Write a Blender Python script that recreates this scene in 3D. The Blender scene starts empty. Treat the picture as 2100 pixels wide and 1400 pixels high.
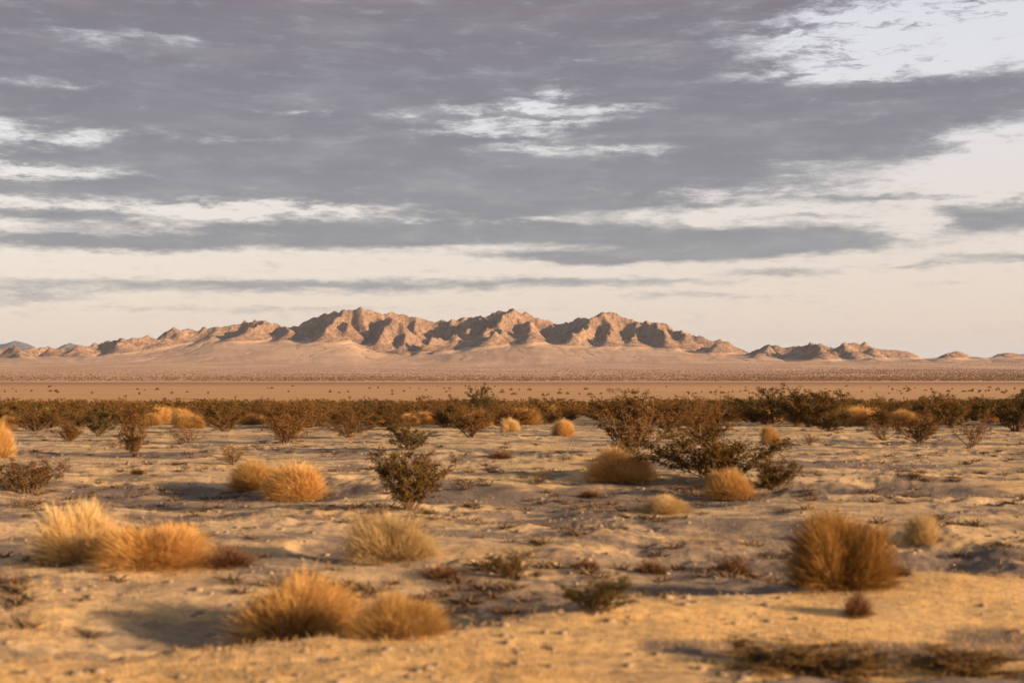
import bpy, math, random
import numpy as np
R = math.radians

# ------------------------------------------------------------------ camera, world, sun, exposure
scene = bpy.context.scene
HC = 2.2; F = 2917.0; HOR = 765.0; CX = 1050.0        # eye height, focal length / horizon / centre in photo pixels
cam_d = bpy.data.cameras.new("camera"); cam = bpy.data.objects.new("camera", cam_d)
scene.collection.objects.link(cam); scene.camera = cam
cam.location = (0, 0, HC)
cam.rotation_euler = (R(90) + math.atan((HOR - 700) / F), 0, 0)
cam_d.sensor_width = 36; cam_d.lens = 50; cam_d.clip_start = 0.1; cam_d.clip_end = 90000
cam_d.dof.use_dof = True; cam_d.dof.focus_distance = 900; cam_d.dof.aperture_fstop = 1.6
scene.render.resolution_x = 1024; scene.render.resolution_y = 682
scene.render.engine = 'CYCLES'
scene.view_settings.view_transform = 'Standard'; scene.view_settings.look = 'None'
scene.view_settings.exposure = 1.3; scene.view_settings.gamma = 1.0

SUN_EL, SUN_AZ = 11.5, 114.0          # azimuth clockwise from the viewing direction (+Y)
sx, sy, sz = (math.sin(R(SUN_AZ)) * math.cos(R(SUN_EL)), math.cos(R(SUN_AZ)) * math.cos(R(SUN_EL)), math.sin(R(SUN_EL)))
sun_d = bpy.data.lights.new("sun", 'SUN'); sun = bpy.data.objects.new("sun", sun_d)
scene.collection.objects.link(sun)
sun_d.energy = 5.0; sun_d.angle = R(0.6); sun_d.color = (1.0, 0.70, 0.42)
from mathutils import Vector
sun.rotation_euler = Vector((sx, sy, sz)).to_track_quat('Z', 'Y').to_euler()
sun.location = (60, -20, 40)

def lin(r, g, b):
    f = lambda c: (c / 255 / 12.92) if c / 255 <= 0.04045 else ((c / 255 + 0.055) / 1.055) ** 2.4
    return (f(r), f(g), f(b), 1)

class NT:
    """small wrapper round a node tree"""
    def __init__(s, t): s.t = t; s.n = t.nodes; s.l = t.links
    def link(s, a, b): s.l.new(a, b)
    def put(s, sock, v):
        if isinstance(v, bpy.types.NodeSocket): s.l.new(v, sock)
        elif v is not None: sock.default_value = v
    def math(s, op, a, b=None, c=None, clamp=False):
        m = s.n.new('ShaderNodeMath'); m.operation = op; m.use_clamp = clamp
        s.put(m.inputs[0], a); s.put(m.inputs[1], b); s.put(m.inputs[2], c); return m.outputs[0]
    def vmath(s, op, a, b=None):
        m = s.n.new('ShaderNodeVectorMath'); m.operation = op
        s.put(m.inputs[0], a); s.put(m.inputs[1], b)
        return m.outputs['Value'] if op in ('DOT_PRODUCT', 'LENGTH') else m.outputs[0]
    def noise(s, v, scale, detail=4, rough=0.5, dist=0.0, color=False, dim='3D'):
        m = s.n.new('ShaderNodeTexNoise'); m.noise_dimensions = dim
        s.put(m.inputs['Vector'], v); m.inputs['Scale'].default_value = scale
        m.inputs['Detail'].default_value = detail; m.inputs['Roughness'].default_value = rough
        m.inputs['Distortion'].default_value = dist
        return m.outputs['Color'] if color else m.outputs[0]
    def ramp(s, f, stops, interp='LINEAR'):
        m = s.n.new('ShaderNodeValToRGB'); m.color_ramp.interpolation = interp
        e = m.color_ramp.elements
        while len(e) < len(stops): e.new(0.5)
        for k, (p, c) in enumerate(stops):
            e[k].position = p; e[k].color = c if len(c) == 4 else (*c, 1)
        s.put(m.inputs[0], f); return m.outputs[0]
    def smooth(s, f, a, b, o0=0.0, o1=1.0):
        m = s.n.new('ShaderNodeMapRange'); m.interpolation_type = 'SMOOTHSTEP'
        s.put(m.inputs[0], f); m.inputs[1].default_value = a; m.inputs[2].default_value = b
        m.inputs[3].default_value = o0; m.inputs[4].default_value = o1; return m.outputs[0]
    def mix(s, f, a, b, blend='MIX'):
        m = s.n.new('ShaderNodeMix'); m.data_type = 'RGBA'; m.blend_type = blend
        s.put(m.inputs[0], f); s.put(m.inputs[6], a); s.put(m.inputs[7], b); return m.outputs[2]
    def comb(s, x, y, z):
        m = s.n.new('ShaderNodeCombineXYZ'); s.put(m.inputs[0], x); s.put(m.inputs[1], y); s.put(m.inputs[2], z); return m.outputs[0]
    def sep(s, v):
        m = s.n.new('ShaderNodeSeparateXYZ'); s.put(m.inputs[0], v); return m.outputs

def build_world():
    w = bpy.data.worlds.new("World"); scene.world = w; w.use_nodes = True
    t = NT(w.node_tree); t.n.clear()
    out = t.n.new('ShaderNodeOutputWorld'); bg = t.n.new('ShaderNodeBackground')
    t.link(bg.outputs[0], out.inputs[0]); bg.inputs[1].default_value = 0.12
    sky = t.n.new('ShaderNodeTexSky'); sky.sky_type = 'NISHITA'; sky.sun_disc = False
    sky.sun_elevation = R(SUN_EL); sky.sun_rotation = R(SUN_AZ); sky.dust_density = 2.0
    g = t.n.new('ShaderNodeTexCoord').outputs['Generated']
    x, y, z = t.sep(g)
    az = t.math('MULTIPLY', t.math('ARCTAN2', x, y), 180 / math.pi)
    el = t.math('MULTIPLY', t.math('ARCSINE', z), 180 / math.pi)
    p0 = t.comb(az, el, 0.0)
    # wind-drawn distortion of the cloud edges
    st = t.vmath('MULTIPLY', p0, (0.30, 0.95, 1.0))
    n1 = t.noise(st, 0.55, 7, 0.62, color=True)
    n2 = t.noise(t.vmath('MULTIPLY', p0, (0.75, 2.8, 1.0)), 1.0, 6, 0.65, color=True)
    d1 = t.vmath('MULTIPLY', t.vmath('SUBTRACT', n1, (0.5, 0.5, 0.5)), (4.0, 0.9, 0.0))
    d2 = t.vmath('MULTIPLY', t.vmath('SUBTRACT', n2, (0.5, 0.5, 0.5)), (1.4, 0.42, 0.0))
    p = t.vmath('ADD', t.vmath('ADD', p0, d1), d2)
    def blob(px, py, rx, ry, w, acc):
        k = math.degrees(1 / F)
        a = math.degrees(math.atan((px - CX) / F)); e = math.degrees(math.atan((HOR - py) / F))
        d = t.vmath('MULTIPLY', t.vmath('SUBTRACT', p, (a, e, 0)), (1 / (rx * k), 1 / (ry * k), 0))
        q = t.math('EXPONENT', t.math('MULTIPLY', t.math('POWER', t.vmath('DOT_PRODUCT', d, d), 1.5), -0.7))
        return t.math('MULTIPLY_ADD', q, w, acc)
    # (px, py, rx, ry, weight) in photo pixels turned into azimuth / elevation
    B = [(300, -120, 1500, 300, 1.6), (1500, -160, 700, 230, 1.2), (1150, 90, 620, 110, 1.2), (250, 60, 600, 130, .8), (2150, -30, 330, 42, 1.0),
         (650, 330, 780, 115, 1.25), (1500, 260, 520, 72, 1.25), (1750, 235, 330, 50, .7), (1850, 320, 190, 30, .5), (1300, 390, 420, 40, .9), (2080, 210, 130, 40, .7),
         (120, 400, 330, 20, .8), (110, 457, 150, 18, .95), (130, 508, 240, 13, 1.0), (520, 492, 350, 22, 1.0), (800, 472, 420, 22, 1.1),
         (1200, 480, 480, 20, 1.0), (1620, 497, 270, 22, 1.2), (1250, 527, 230, 13, 1.35), (1450, 512, 280, 15, .8),
         (2080, 456, 180, 32, 1.3), (1850, 412, 210, 7, .75), (1620, 450, 110, 6, .6), (2050, 547, 150, 9, .9), (1880, 555, 60, 5, .55),
         (1600, 558, 110, 9, .8), (1230, 578, 270, 9, .72), (1420, 606, 190, 8, .52), (1930, 588, 50, 4, .4), (1190, 576, 150, 7, .2),
         (350, 592, 520, 15, .80), (750, 582, 320, 11, .62), (60, 618, 160, 11, .62), (470, 640, 330, 8, .48), (1000, 632, 260, 5, .26), (700, 655, 160, 5, .25),
         # openings
         (1960, 90, 330, 62, -1.9), (1680, 165, 170, 17, -.8), (1050, 245, 190, 24, -.75), (1110, 200, 90, 22, -.6), (1290, 230, 100, 9, -.6),
         (1180, 303, 150, 13, -.8), (1870, 470, 60, 30, -1.0), (1000, 220, 120, 10, -.5), (1000, 275, 150, 9, -.5), (230, 103, 150, 12, -.46), (80, 197, 90, 10, -.36), (640, 232, 160, 7, -.36), (430, 292, 150, 8, -.3),
         (50, 300, 100, 22, -.75), (190, 300, 60, 15, -.5), (40, 372, 170, 18, -.95), (30, 432, 180, 14, -.7), (540, 432, 270, 19, -1.0),
         (850, 446, 160, 5, -.25), (1000, 425, 340, 22, .5), (230, 420, 230, 14, .35), (1500, 400, 190, 14, -.6), (1480, 440, 190, 12, -.6), (2120, 380, 200, 45, -1.3), (2050, 300, 110, 18, -.7), (300, 470, 110, 13, -.6),
         (1130, 450, 120, 4, -.25)]
    acc = 0.0
    for b in B:
        if b[4] > 0: acc = blob(*b, acc)
    acc = t.math('MINIMUM', acc, 1.3)
    hol = 0.0
    for b in B:
        if b[4] < 0: hol = blob(*b[:4], b[4] * 1.35, hol)
    torn = t.smooth(t.noise(t.vmath('MULTIPLY', p, (0.55, 2.4, 1.0)), 0.95, 7, 0.68), 0.36, 0.62, 0.2, 0.98)
    acc = t.math('ADD', acc, t.math('MAXIMUM', t.math('MULTIPLY', hol, torn), -2.2))
    fb = t.noise(t.vmath('MULTIPLY', p0, (0.5, 2.2, 1.0)), 0.9, 10, 0.66)
    high = t.smooth(el, 14, 24, 0.0, 1.0)
    dens = t.math('ADD', t.math('ADD', acc, high), t.math('MULTIPLY', t.math('SUBTRACT', fb, 0.5), 1.5))
    fb2 = t.noise(t.vmath('MULTIPLY', p0, (1.3, 5.5, 1.0)), 1.0, 8, 0.7)
    dens0 = dens
    dens = t.math('ADD', dens, t.math('MULTIPLY', t.math('SUBTRACT', fb2, 0.5), 1.7))
    m = t.smooth(dens, 0.02, 1.12)
    elf = t.math('DIVIDE', el, 30.0, clamp=True)
    K = 0.406 / 0.12                       # display value -> background input at exposure +1
    sc = lambda c, k=1.0: tuple(v * K * k for v in c[:3]) + (1,)
    clear = t.ramp(elf, [(0.0, sc(lin(226, 199, 180))), (0.10, sc(lin(222, 201, 191))), (0.24, sc(lin(220, 205, 202))), (0.36, sc(lin(219, 213, 214))), (0.46, sc(lin(217, 213, 217))), (0.9, sc(lin(178, 184, 200)))])
    clear = t.mix(0.12, clear, t.mix(1.0, sky.outputs[0], (2.2, 2.0, 1.9, 1), 'MULTIPLY'))
    thick = t.smooth(dens0, 0.75, 1.35)
    fine = t.noise(t.vmath('MULTIPLY', p0, (0.22, 1.0, 1.0)), 0.9, 7, 0.55)
    c_lo = t.ramp(elf, [(0.0, sc(lin(192, 180, 172))), (0.12, sc(lin(178, 173, 168))), (0.25, sc(lin(160, 161, 163))), (0.5, sc(lin(158, 158, 168)))])
    c_hi = t.ramp(elf, [(0.0, sc(lin(165, 156, 152))), (0.2, sc(lin(144, 145, 150))), (0.38, sc(lin(133, 131, 141))), (0.5, sc(lin(130, 124, 133))), (1.0, sc(lin(112, 112, 126)))])
    cloud = t.mix(thick, c_lo, c_hi)
    cloud = t.mix(1.0, cloud, t.ramp(fine, [(0.32, (0.93, 0.92, 0.93)), (0.5, (1, 1, 1)), (0.68, (1.22, 1.21, 1.17))]), 'MULTIPLY')
    col = t.mix(m, clear, cloud)
    t.link(col, bg.inputs[0])
build_world()

# ------------------------------------------------------------------ helpers
rng = np.random.default_rng(7)
def hash2(ix, iy, s):
    h = (ix.astype(np.int64) * 374761393 + iy.astype(np.int64) * 668265263 + s * 974634777) & 0xffffffff
    h = ((h ^ (h >> 13)) * 1274126177) & 0xffffffff
    return ((h ^ (h >> 16)) & 0xffffff) / float(0xffffff)
def perlin(x, y, s=0):
    x0 = np.floor(x); y0 = np.floor(y); fx = x - x0; fy = y - y0
    u = fx * fx * fx * (fx * (fx * 6 - 15) + 10); v = fy * fy * fy * (fy * (fy * 6 - 15) + 10)
    def gd(ix, iy, dx, dy):
        a = hash2(ix, iy, s) * 2 * math.pi
        return np.cos(a) * dx + np.sin(a) * dy
    a = gd(x0, y0, fx, fy); b = gd(x0 + 1, y0, fx - 1, fy); c = gd(x0, y0 + 1, fx, fy - 1); d = gd(x0 + 1, y0 + 1, fx - 1, fy - 1)
    return (a + (b - a) * u) * (1 - v) + (c + (d - c) * u) * v
def fbm(x, y, octv=4, s=0, gain=0.5):
    r = 0; a = 1.0
    for k in range(octv):
        r = r + a * perlin(x * 2 ** k + 17.3 * k, y * 2 ** k - 9.1 * k, s + k); a *= gain
    return r
def ridged(x, y, octv=4, s=0, gain=0.5):
    r = 0; a = 1.0
    for k in range(octv):
        r = r + a * (1 - 2 * np.abs(perlin(x * 2 ** k + 7.7 * k, y * 2 ** k + 3.1 * k, s + k))); a *= gain
    return r
def sstep(a, b, x):
    t = np.clip((x - a) / (b - a), 0, 1); return t * t * (3 - 2 * t)

def mesh_obj(name, V, Fc, mat, parent=None, smooth=False, link=True):
    me = bpy.data.meshes.new(name)
    V = np.asarray(V, np.float32); Fc = np.asarray(Fc, np.int32)
    me.vertices.add(len(V)); me.vertices.foreach_set('co', V.ravel())
    k = Fc.shape[1]; me.loops.add(Fc.size); me.loops.foreach_set('vertex_index', Fc.ravel())
    me.polygons.add(len(Fc)); me.polygons.foreach_set('loop_start', np.arange(0, Fc.size, k, dtype=np.int32))
    me.polygons.foreach_set('loop_total', np.full(len(Fc), k, np.int32))
    me.update(calc_edges=True)
    if smooth: me.polygons.foreach_set('use_smooth', np.ones(len(Fc), bool))
    me.materials.append(mat)
    o = bpy.data.objects.new(name, me)
    if link: scene.collection.objects.link(o)
    if parent: o.parent = parent
    return o
def attr(o, name, vals):
    a = o.data.attributes.new(name, 'FLOAT', 'POINT'); a.data.foreach_set('value', np.asarray(vals, np.float32).ravel())
def tag(o, label=None, cat=None, group=None, kind=None):
    for k, v in (('label', label), ('category', cat), ('group', group), ('kind', kind)):
        if v: o[k] = v
def grid_faces(nr, nc):
    i = np.arange(nr * nc).reshape(nr, nc)
    return np.stack([i[:-1, :-1], i[:-1, 1:], i[1:, 1:], i[1:, :-1]], -1).reshape(-1, 4)

# ------------------------------------------------------------------ ground heights
GY = np.array([-80, 0, 8, 12, 40, 64, 100, 130, 200, 330, 600, 1000, 1200, 1600, 2500, 4000, 5000, 6000, 8000, 14000, 60000.])
GZ = np.array([.3, .3, .2, 0, 0, -.25, -.95, -1.55, -2.9, -3.9, -4.0, -4.0, -3.3, -.8, 6.5, 24, 40, 52, 60, 70, 120.])
SHADE_GRAVEL = [(1760, 1352, 360, 26), (2090, 1325, 150, 34), (1500, 1192, 420, 16), (1130, 1228, 330, 34), (1620, 1140, 330, 66), (2060, 1150, 240, 44), (50, 1108, 200, 44), (1800, 1000, 430, 15), (1290, 1004, 230, 24), (380, 1006, 300, 20),
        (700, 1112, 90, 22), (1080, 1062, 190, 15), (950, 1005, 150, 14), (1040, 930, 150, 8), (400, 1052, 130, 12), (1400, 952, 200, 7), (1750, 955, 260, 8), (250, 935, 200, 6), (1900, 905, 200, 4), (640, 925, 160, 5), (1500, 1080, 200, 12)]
def shade_gravel(x, y):  # mask for painted shade in dips and ditch, and for darker gravel
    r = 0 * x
    for px, py, wx, wy in SHADE_GRAVEL:
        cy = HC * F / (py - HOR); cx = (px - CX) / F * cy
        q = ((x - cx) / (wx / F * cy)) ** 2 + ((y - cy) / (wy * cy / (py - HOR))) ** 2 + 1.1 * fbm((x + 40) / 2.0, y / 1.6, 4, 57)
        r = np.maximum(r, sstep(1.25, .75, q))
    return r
def px_line(pts, z):      # a crest seen in the photo: pixels -> plan points
    return [((px - CX) / F * (HC - z) * F / (py - HOR), (HC - z) * F / (py - HOR)) for px, py in pts]
CREST1 = px_line([(-900, 1500), (0, 1382), (400, 1336), (900, 1286), (1300, 1242), (1500, 1224), (1700, 1196), (2100, 1168), (3000, 1120)], 0.12)
CREST2 = px_line([(-900, 1120), (-200, 1142), (0, 1150), (300, 1158), (600, 1168), (900, 1190), (1150, 1200), (1500, 1190)], 0.08)
def along(line, x):
    xs, ys = zip(*line); return np.interp(x, xs, ys)
HOLLOWS = [  # px, py, half width px, half depth py, depth m: dips that lie in the low sun's shade
    (60, 1105, 220, 45, .30), (380, 1008, 300, 24, .34), (1290, 1004, 220, 26, .34), (1780, 999, 420, 14, .30),
    (1620, 1130, 330, 50, .32), (2080, 1160, 260, 40, .25), (950, 1010, 130, 14, .22), (1010, 1040, 130, 18, .2), (700, 1112, 90, 24, .28), (390, 1052, 110, 12, .16),
    (1050, 927, 130, 7, .2), (420, 1300, 200, 30, .0)]
FOOT = [(-900, 738), (100, 736), (300, 722), (450, 703), (600, 706), (700, 704), (770, 728), (860, 733), (950, 716), (1100, 706), (1200, 716), (1400, 722), (1500, 727), (1620, 738), (1750, 744), (1900, 749), (2100, 751), (3000, 748)]
def ground(x, y, fine=True):
    x = np.asarray(x, float); y = np.asarray(y, float)
    z = np.interp(y, GY, GZ)
    near = sstep(180, 90, y)
    z = z + near * (0.13 * fbm(x / 9, y / 7, 3, 3))
    # roadside bank and the ditch behind it
    d = (y - along(CREST1, x)) * 0.86
    wob = 0.35 * fbm(x / 1.6, y / 1.6, 3, 21)
    d = d + wob
    rt = sstep(-1.5, 4.5, x); bk = 0.13; dp = 0.07; wd = 3.2 + 2.6 * rt
    z = z + np.where(d < 0, bk * np.exp(-(d / 2.6) ** 2), -dp + (bk + dp) * sstep(0.75, 0, d) + dp * sstep(.35 * wd, wd, d))
    d2 = y - along(CREST2, x) + 0.4 * fbm(x / 2, y / 2, 3, 33)
    lm = sstep(2.4, 0.2, x)
    z = z + lm * (np.where(d2 < 0, 0.16 * np.exp(-(d2 / 2.2) ** 2), 0.16 - 0.30 * sstep(0, .9, d2)) + np.where(d2 > 0, 0.14 * sstep(1.5, 6, d2), 0))
    for px, py, wx, wy, dep in HOLLOWS:
        cy = HC * F / (py - HOR); cx = (px - CX) / F * cy
        rx = wx / F * cy; ry = wy * cy / (py - HOR)
        q = ((x - cx) / rx) ** 2 + ((y - cy) / ry) ** 2 + 0.8 * fbm((x + 40) / 2.2, y / 2.2, 2, 51)
        z = z - .55 * dep * sstep(2.0, 0.2, q)
    if fine:
        nf = sstep(110, 45, y) 
        rough = 0.35 + 0.65 * sstep(-.15, .25, fbm(x / 5.0, y / 5.0, 2, 71))
        smooth_bank = 1 - 0.55 * sstep(.3, -.6, d)
        z = z + nf * rough * smooth_bank * (0.085 * fbm(x / 1.1, y / 1.0, 4, 81, .55) + .10 * np.maximum(0, fbm(x / 2.6, y / 2.2, 3, 87) - .05) + 0.03 * np.maximum(0, ridged(x / .5, y / .5, 2, 91)-.6))
    far = sstep(1000, 2500, y)
    z = z + far * 10 * fbm(x / 900, y / 1500, 3, 11) * sstep(1000, 6000, y) * 1.2
    u = np.interp(x / np.maximum(y, 1) * F + CX + 60 * fbm(x / 300, y / 900, 3, 13) * sstep(3500, 5000, y), [p[0] for p in FOOT], [HC + (HOR - p[1]) / F * 5750 for p in FOOT])
    z = z + 3.2 * ridged((x + 40 * fbm(x / 400, y / 400, 2, 15)) / 150, y / 1300, 3, 17, .55) * sstep(2600, 5000, y) * sstep(9000, 7000, y)
    z = z + np.maximum(u - 49, 0) * np.clip((y - 3900) / 1850, 0, 1) ** 1.7 * sstep(8200, 6500, y)
    return z
def gz(x, y): return float(ground(np.array([x]), np.array([y]))[0])
def at(px, py):
    """where the ray through a photo pixel first meets the ground"""
    ys = np.concatenate([np.linspace(6, 60, 1400), np.linspace(60, 1200, 3000)])
    xs = (px - CX) / F * ys; zs = ground(xs, ys)
    hit = np.nonzero(HC - (py - HOR) / F * ys <= zs)[0]
    k = hit[0] if len(hit) else len(ys) - 1
    return float(xs[k]), float(ys[k]), float(zs[k])

# ------------------------------------------------------------------ materials
def new_mat(name):
    m = bpy.data.materials.new(name); m.use_nodes = True; t = NT(m.node_tree); t.n.clear()
    out = t.n.new('ShaderNodeOutputMaterial'); return m, t, out
def bump(t, h, strength, dist, normal=None):
    b = t.n.new('ShaderNodeBump'); b.inputs['Strength'].default_value = strength; b.inputs['Distance'].default_value = dist
    t.put(b.inputs['Height'], h)
    if normal is not None: t.link(normal, b.inputs['Normal'])
    return b.outputs[0]
def diffuse(t, out, col, nrm=None, rough=0.95):
    b = t.n.new('ShaderNodeBsdfPrincipled'); b.inputs['Roughness'].default_value = rough
    b.inputs['Specular IOR Level'].default_value = 0.1
    t.put(b.inputs['Base Color'], col)
    if nrm is not None: t.link(nrm, b.inputs['Normal'])
    t.link(b.outputs[0], out.inputs[0])

def ground_material():
    m, t, out = new_mat('desert_ground')
    P = t.n.new('ShaderNodeNewGeometry').outputs['Position']; x, y, z = t.sep(P)
    big = t.noise(P, 0.22, 5, 0.6); mid = t.noise(P, 1.1, 6, 0.65); fine = t.noise(P, 9.0, 6, 0.7); grit = t.noise(P, 45.0, 4, 0.7)
    sand = t.mix(t.smooth(big, 0.36, 0.64), (0.43, 0.305, 0.185, 1), (0.50, 0.33, 0.15, 1))
    sand = t.mix(t.smooth(mid, 0.42, 0.68), sand, (0.58, 0.415, 0.235, 1))
    # gravelly, darker crust between the sand
    grav = t.math('MULTIPLY', t.smooth(t.noise(t.vmath('MULTIPLY', P, (0.7, 1.0, 1.0)), 0.8, 8, 0.75), 0.47, 0.56), t.smooth(t.noise(P, 0.13, 3, 0.5), 0.3, 0.5))
    sand = t.mix(t.math('MULTIPLY', grav, 0.85), sand, (0.165, 0.13, 0.108, 1))
    # golden stubble tint on the roadside bank
    a = t.n.new('ShaderNodeAttribute'); a.attribute_name = 'bank'
    sand = t.mix(t.math('MULTIPLY', t.math('MULTIPLY', a.outputs['Fac'], t.smooth(mid, 0.36, 0.56, 0.5, 1.0)), t.smooth(fine, 0.3, 0.7, 0.4, 0.95)), sand, (0.72, 0.45, 0.175, 1))
    wa = t.n.new('ShaderNodeAttribute'); wa.attribute_name = 'shade_gravel'  # shade of the hollows painted into the base colour, mixed with dark gravel
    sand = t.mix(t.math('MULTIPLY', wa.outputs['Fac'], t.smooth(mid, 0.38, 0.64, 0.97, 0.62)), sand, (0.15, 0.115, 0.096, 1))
    sand = t.mix(1.0, sand, t.ramp(fine, [(0.25, (0.66, 0.64, 0.62)), (0.5, (1, 1, 1)), (0.75, (1.18, 1.16, 1.12))]), 'MULTIPLY')
    sand = t.mix(1.0, sand, t.ramp(grit, [(0.3, (0.78, 0.76, 0.74)), (0.55, (1, 1, 1)), (0.8, (1.2, 1.2, 1.2))]), 'MULTIPLY')
    # dry lake bed
    streak = t.noise(t.vmath('MULTIPLY', P, (0.05, 1.0, 1.0)), 0.035, 5, 0.6)
    playa = t.mix(t.smooth(streak, 0.35, 0.65), (0.40, 0.225, 0.105, 1), (0.46, 0.275, 0.14, 1))
    playa = t.mix(t.smooth(y, 560, 820), playa, (0.36, 0.20, 0.105, 1))
    yy = t.math('ADD', y, t.math('MULTIPLY', t.math('SUBTRACT', t.noise(t.vmath('MULTIPLY', P, (1, 0, 0)), 0.004, 3, 0.5), 0.5), 130))
    playa = t.mix(t.math('MULTIPLY', t.smooth(yy, 700, 880), t.smooth(yy, 1010, 985)), playa, (0.29, 0.155, 0.082, 1))
    playa = t.mix(t.math('MULTIPLY', t.smooth(yy, 990, 1010), t.smooth(yy, 1060, 1030)), playa, (0.50, 0.34, 0.215, 1))
    # alluvial fan
    fan = t.mix(t.smooth(t.noise(t.vmath('MULTIPLY', P, (1.0, 0.35, 1.0)), 0.006, 7, 0.65), 0.4, 0.62), (0.46, 0.305, 0.20, 1), (0.37, 0.23, 0.145, 1))
    fan = t.mix(t.math('MULTIPLY', t.smooth(t.noise(P, 0.12, 5, 0.7), 0.55, 0.66), t.smooth(yy, 3600, 1400, 0.0, 0.55)), fan, (0.17, 0.12, 0.08, 1))
    col = t.mix(t.smooth(y, 150, 330), sand, playa)
    col = t.mix(t.smooth(yy, 1020, 1070), col, fan)
    h = t.math('ADD', t.math('MULTIPLY', fine, 0.6), t.math('MULTIPLY', grit, 0.25))
    nb = bump(t, h, 0.9, 0.06)
    diffuse(t, out, col, nb); return m

def rock_material(name, rock1, rock2, sand, sc=1.0):
    m, t, out = new_mat(name)
    g = t.n.new('ShaderNodeNewGeometry'); P = g.outputs['Position']
    a = t.n.new('ShaderNodeAttribute'); a.attribute_name = 'rock'
    n1 = t.noise(P, 0.006 * sc, 8, 0.7); n2 = t.noise(P, 0.035 * sc, 7, 0.75)
    rock = t.mix(t.smooth(n1, 0.38, 0.62), rock1, rock2)
    rock = t.mix(1.0, rock, t.ramp(n2, [(0.34, (0.55, 0.54, 0.55)), (0.5, (1, 1, 1)), (0.68, (1.3, 1.28, 1.22))]), 'MULTIPLY')
    sd = t.mix(1.0, sand, t.ramp(n2, [(0.3, (0.86, 0.85, 0.84)), (0.55, (1, 1, 1)), (0.8, (1.1, 1.1, 1.08))]), 'MULTIPLY')
    f = t.smooth(t.math('ADD', a.outputs['Fac'], t.math('MULTIPLY', t.math('SUBTRACT', n2, 0.5), 0.7)), 0.32, 0.62)
    col = t.mix(f, sd, rock)
    h = t.math('MULTIPLY', t.math('ADD', t.noise(P, 0.03 * sc, 8, 0.72), t.math('MULTIPLY', t.noise(P, 0.01 * sc, 6, 0.6), 1.5)), t.math('ADD', t.math('MULTIPLY', f, 0.9), 0.1))
    diffuse(t, out, col, bump(t, h, 1.0, 34.0 / sc)); return m

def leaf_material(name, c1, c2, c3, trans=0.25):
    m, t, out = new_mat(name)
    g = t.n.new('ShaderNodeNewGeometry'); oi = t.n.new('ShaderNodeObjectInfo')
    tc = t.n.new('ShaderNodeTexCoord').outputs['Object']
    col = t.mix(t.smooth(t.noise(tc, 5.0, 3, 0.5), 0.35, 0.65), c1, c2)
    col = t.mix(t.math('MULTIPLY', g.outputs['Random Per Island'], 0.5), col, c3)
    v = t.math('MULTIPLY_ADD', oi.outputs['Random'], 0.45, 0.78)
    col = t.mix(1.0, col, t.comb(v, v, v), 'MULTIPLY')
    d = t.n.new('ShaderNodeBsdfDiffuse'); tr = t.n.new('ShaderNodeBsdfTranslucent'); mx = t.n.new('ShaderNodeMixShader')
    t.link(col, d.inputs[0]); t.link(col, tr.inputs[0]); mx.inputs[0].default_value = trans
    t.link(d.outputs[0], mx.inputs[1]); t.link(tr.outputs[0], mx.inputs[2]); t.link(mx.outputs[0], out.inputs[0])
    return m
def plain(name, c1, c2, scale):
    m, t, out = new_mat(name)
    tc = t.n.new('ShaderNodeTexCoord').outputs['Object']
    g = t.n.new('ShaderNodeNewGeometry')
    col = t.mix(t.noise(tc, scale, 4, 0.6), c1, c2)
    col = t.mix(t.math('MULTIPLY', g.outputs['Random Per Island'], 0.5), col, c2)
    diffuse(t, out, col); return m

M_ground = ground_material()
M_rock = rock_material('desert_rock', (0.275, 0.170, 0.115, 1), (0.385, 0.25, 0.168, 1), (0.41, 0.272, 0.180, 1))
M_far = rock_material('far_rock', (0.10, 0.085, 0.085, 1), (0.13, 0.11, 0.10, 1), (0.14, 0.12, 0.11, 1), 0.6)
M_green = leaf_material('creosote_leaf', (0.072, 0.052, 0.014, 1), (0.125, 0.062, 0.016, 1), (0.19, 0.10, 0.03, 1), 0.2)
M_brown = leaf_material('dry_brown_leaf', (0.11, 0.052, 0.015, 1), (0.155, 0.070, 0.019, 1), (0.22, 0.12, 0.04, 1), 0.2)
M_dark = leaf_material('dark_leaf', (0.055, 0.05, 0.018, 1), (0.09, 0.06, 0.02, 1), (0.15, 0.09, 0.03, 1))
M_gold = leaf_material('golden_twig', (0.52, 0.305, 0.105, 1), (0.43, 0.235, 0.075, 1), (0.58, 0.38, 0.15, 1), 0.3)
M_pale = leaf_material('pale_twig', (0.58, 0.42, 0.20, 1), (0.50, 0.32, 0.13, 1), (0.68, 0.50, 0.26, 1), 0.3)
M_rust = leaf_material('rust_twig', (0.13, 0.062, 0.03, 1), (0.18, 0.09, 0.04, 1), (0.09, 0.05, 0.03, 1), 0.1)
M_scrub = leaf_material('far_scrub_leaf', (0.17, 0.105, 0.06, 1), (0.21, 0.13, 0.075, 1), (0.12, 0.08, 0.05, 1), 0.1)
M_round = leaf_material('brown_bush_twig', (0.26, 0.125, 0.035, 1), (0.20, 0.11, 0.03, 1), (0.34, 0.19, 0.06, 1))
M_litter = leaf_material('litter_twig', (0.12, 0.075, 0.045, 1), (0.16, 0.10, 0.055, 1), (0.08, 0.055, 0.04, 1), 0.1)
M_verge = leaf_material('verge_shrub_leaf', (0.10, 0.062, 0.028, 1), (0.16, 0.09, 0.035, 1), (0.24, 0.14, 0.05, 1), 0.15)
M_stem = plain('stem_bark', (0.10, 0.065, 0.04, 1), (0.19, 0.12, 0.07, 1), 6)
M_stone = plain('stone', (0.13, 0.095, 0.072, 1), (0.29, 0.21, 0.135, 1), 3)
M_grass = leaf_material('dry_grass_blade', (0.50, 0.31, 0.11, 1), (0.42, 0.25, 0.10, 1), (0.56, 0.38, 0.17, 1), 0.3)

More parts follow.
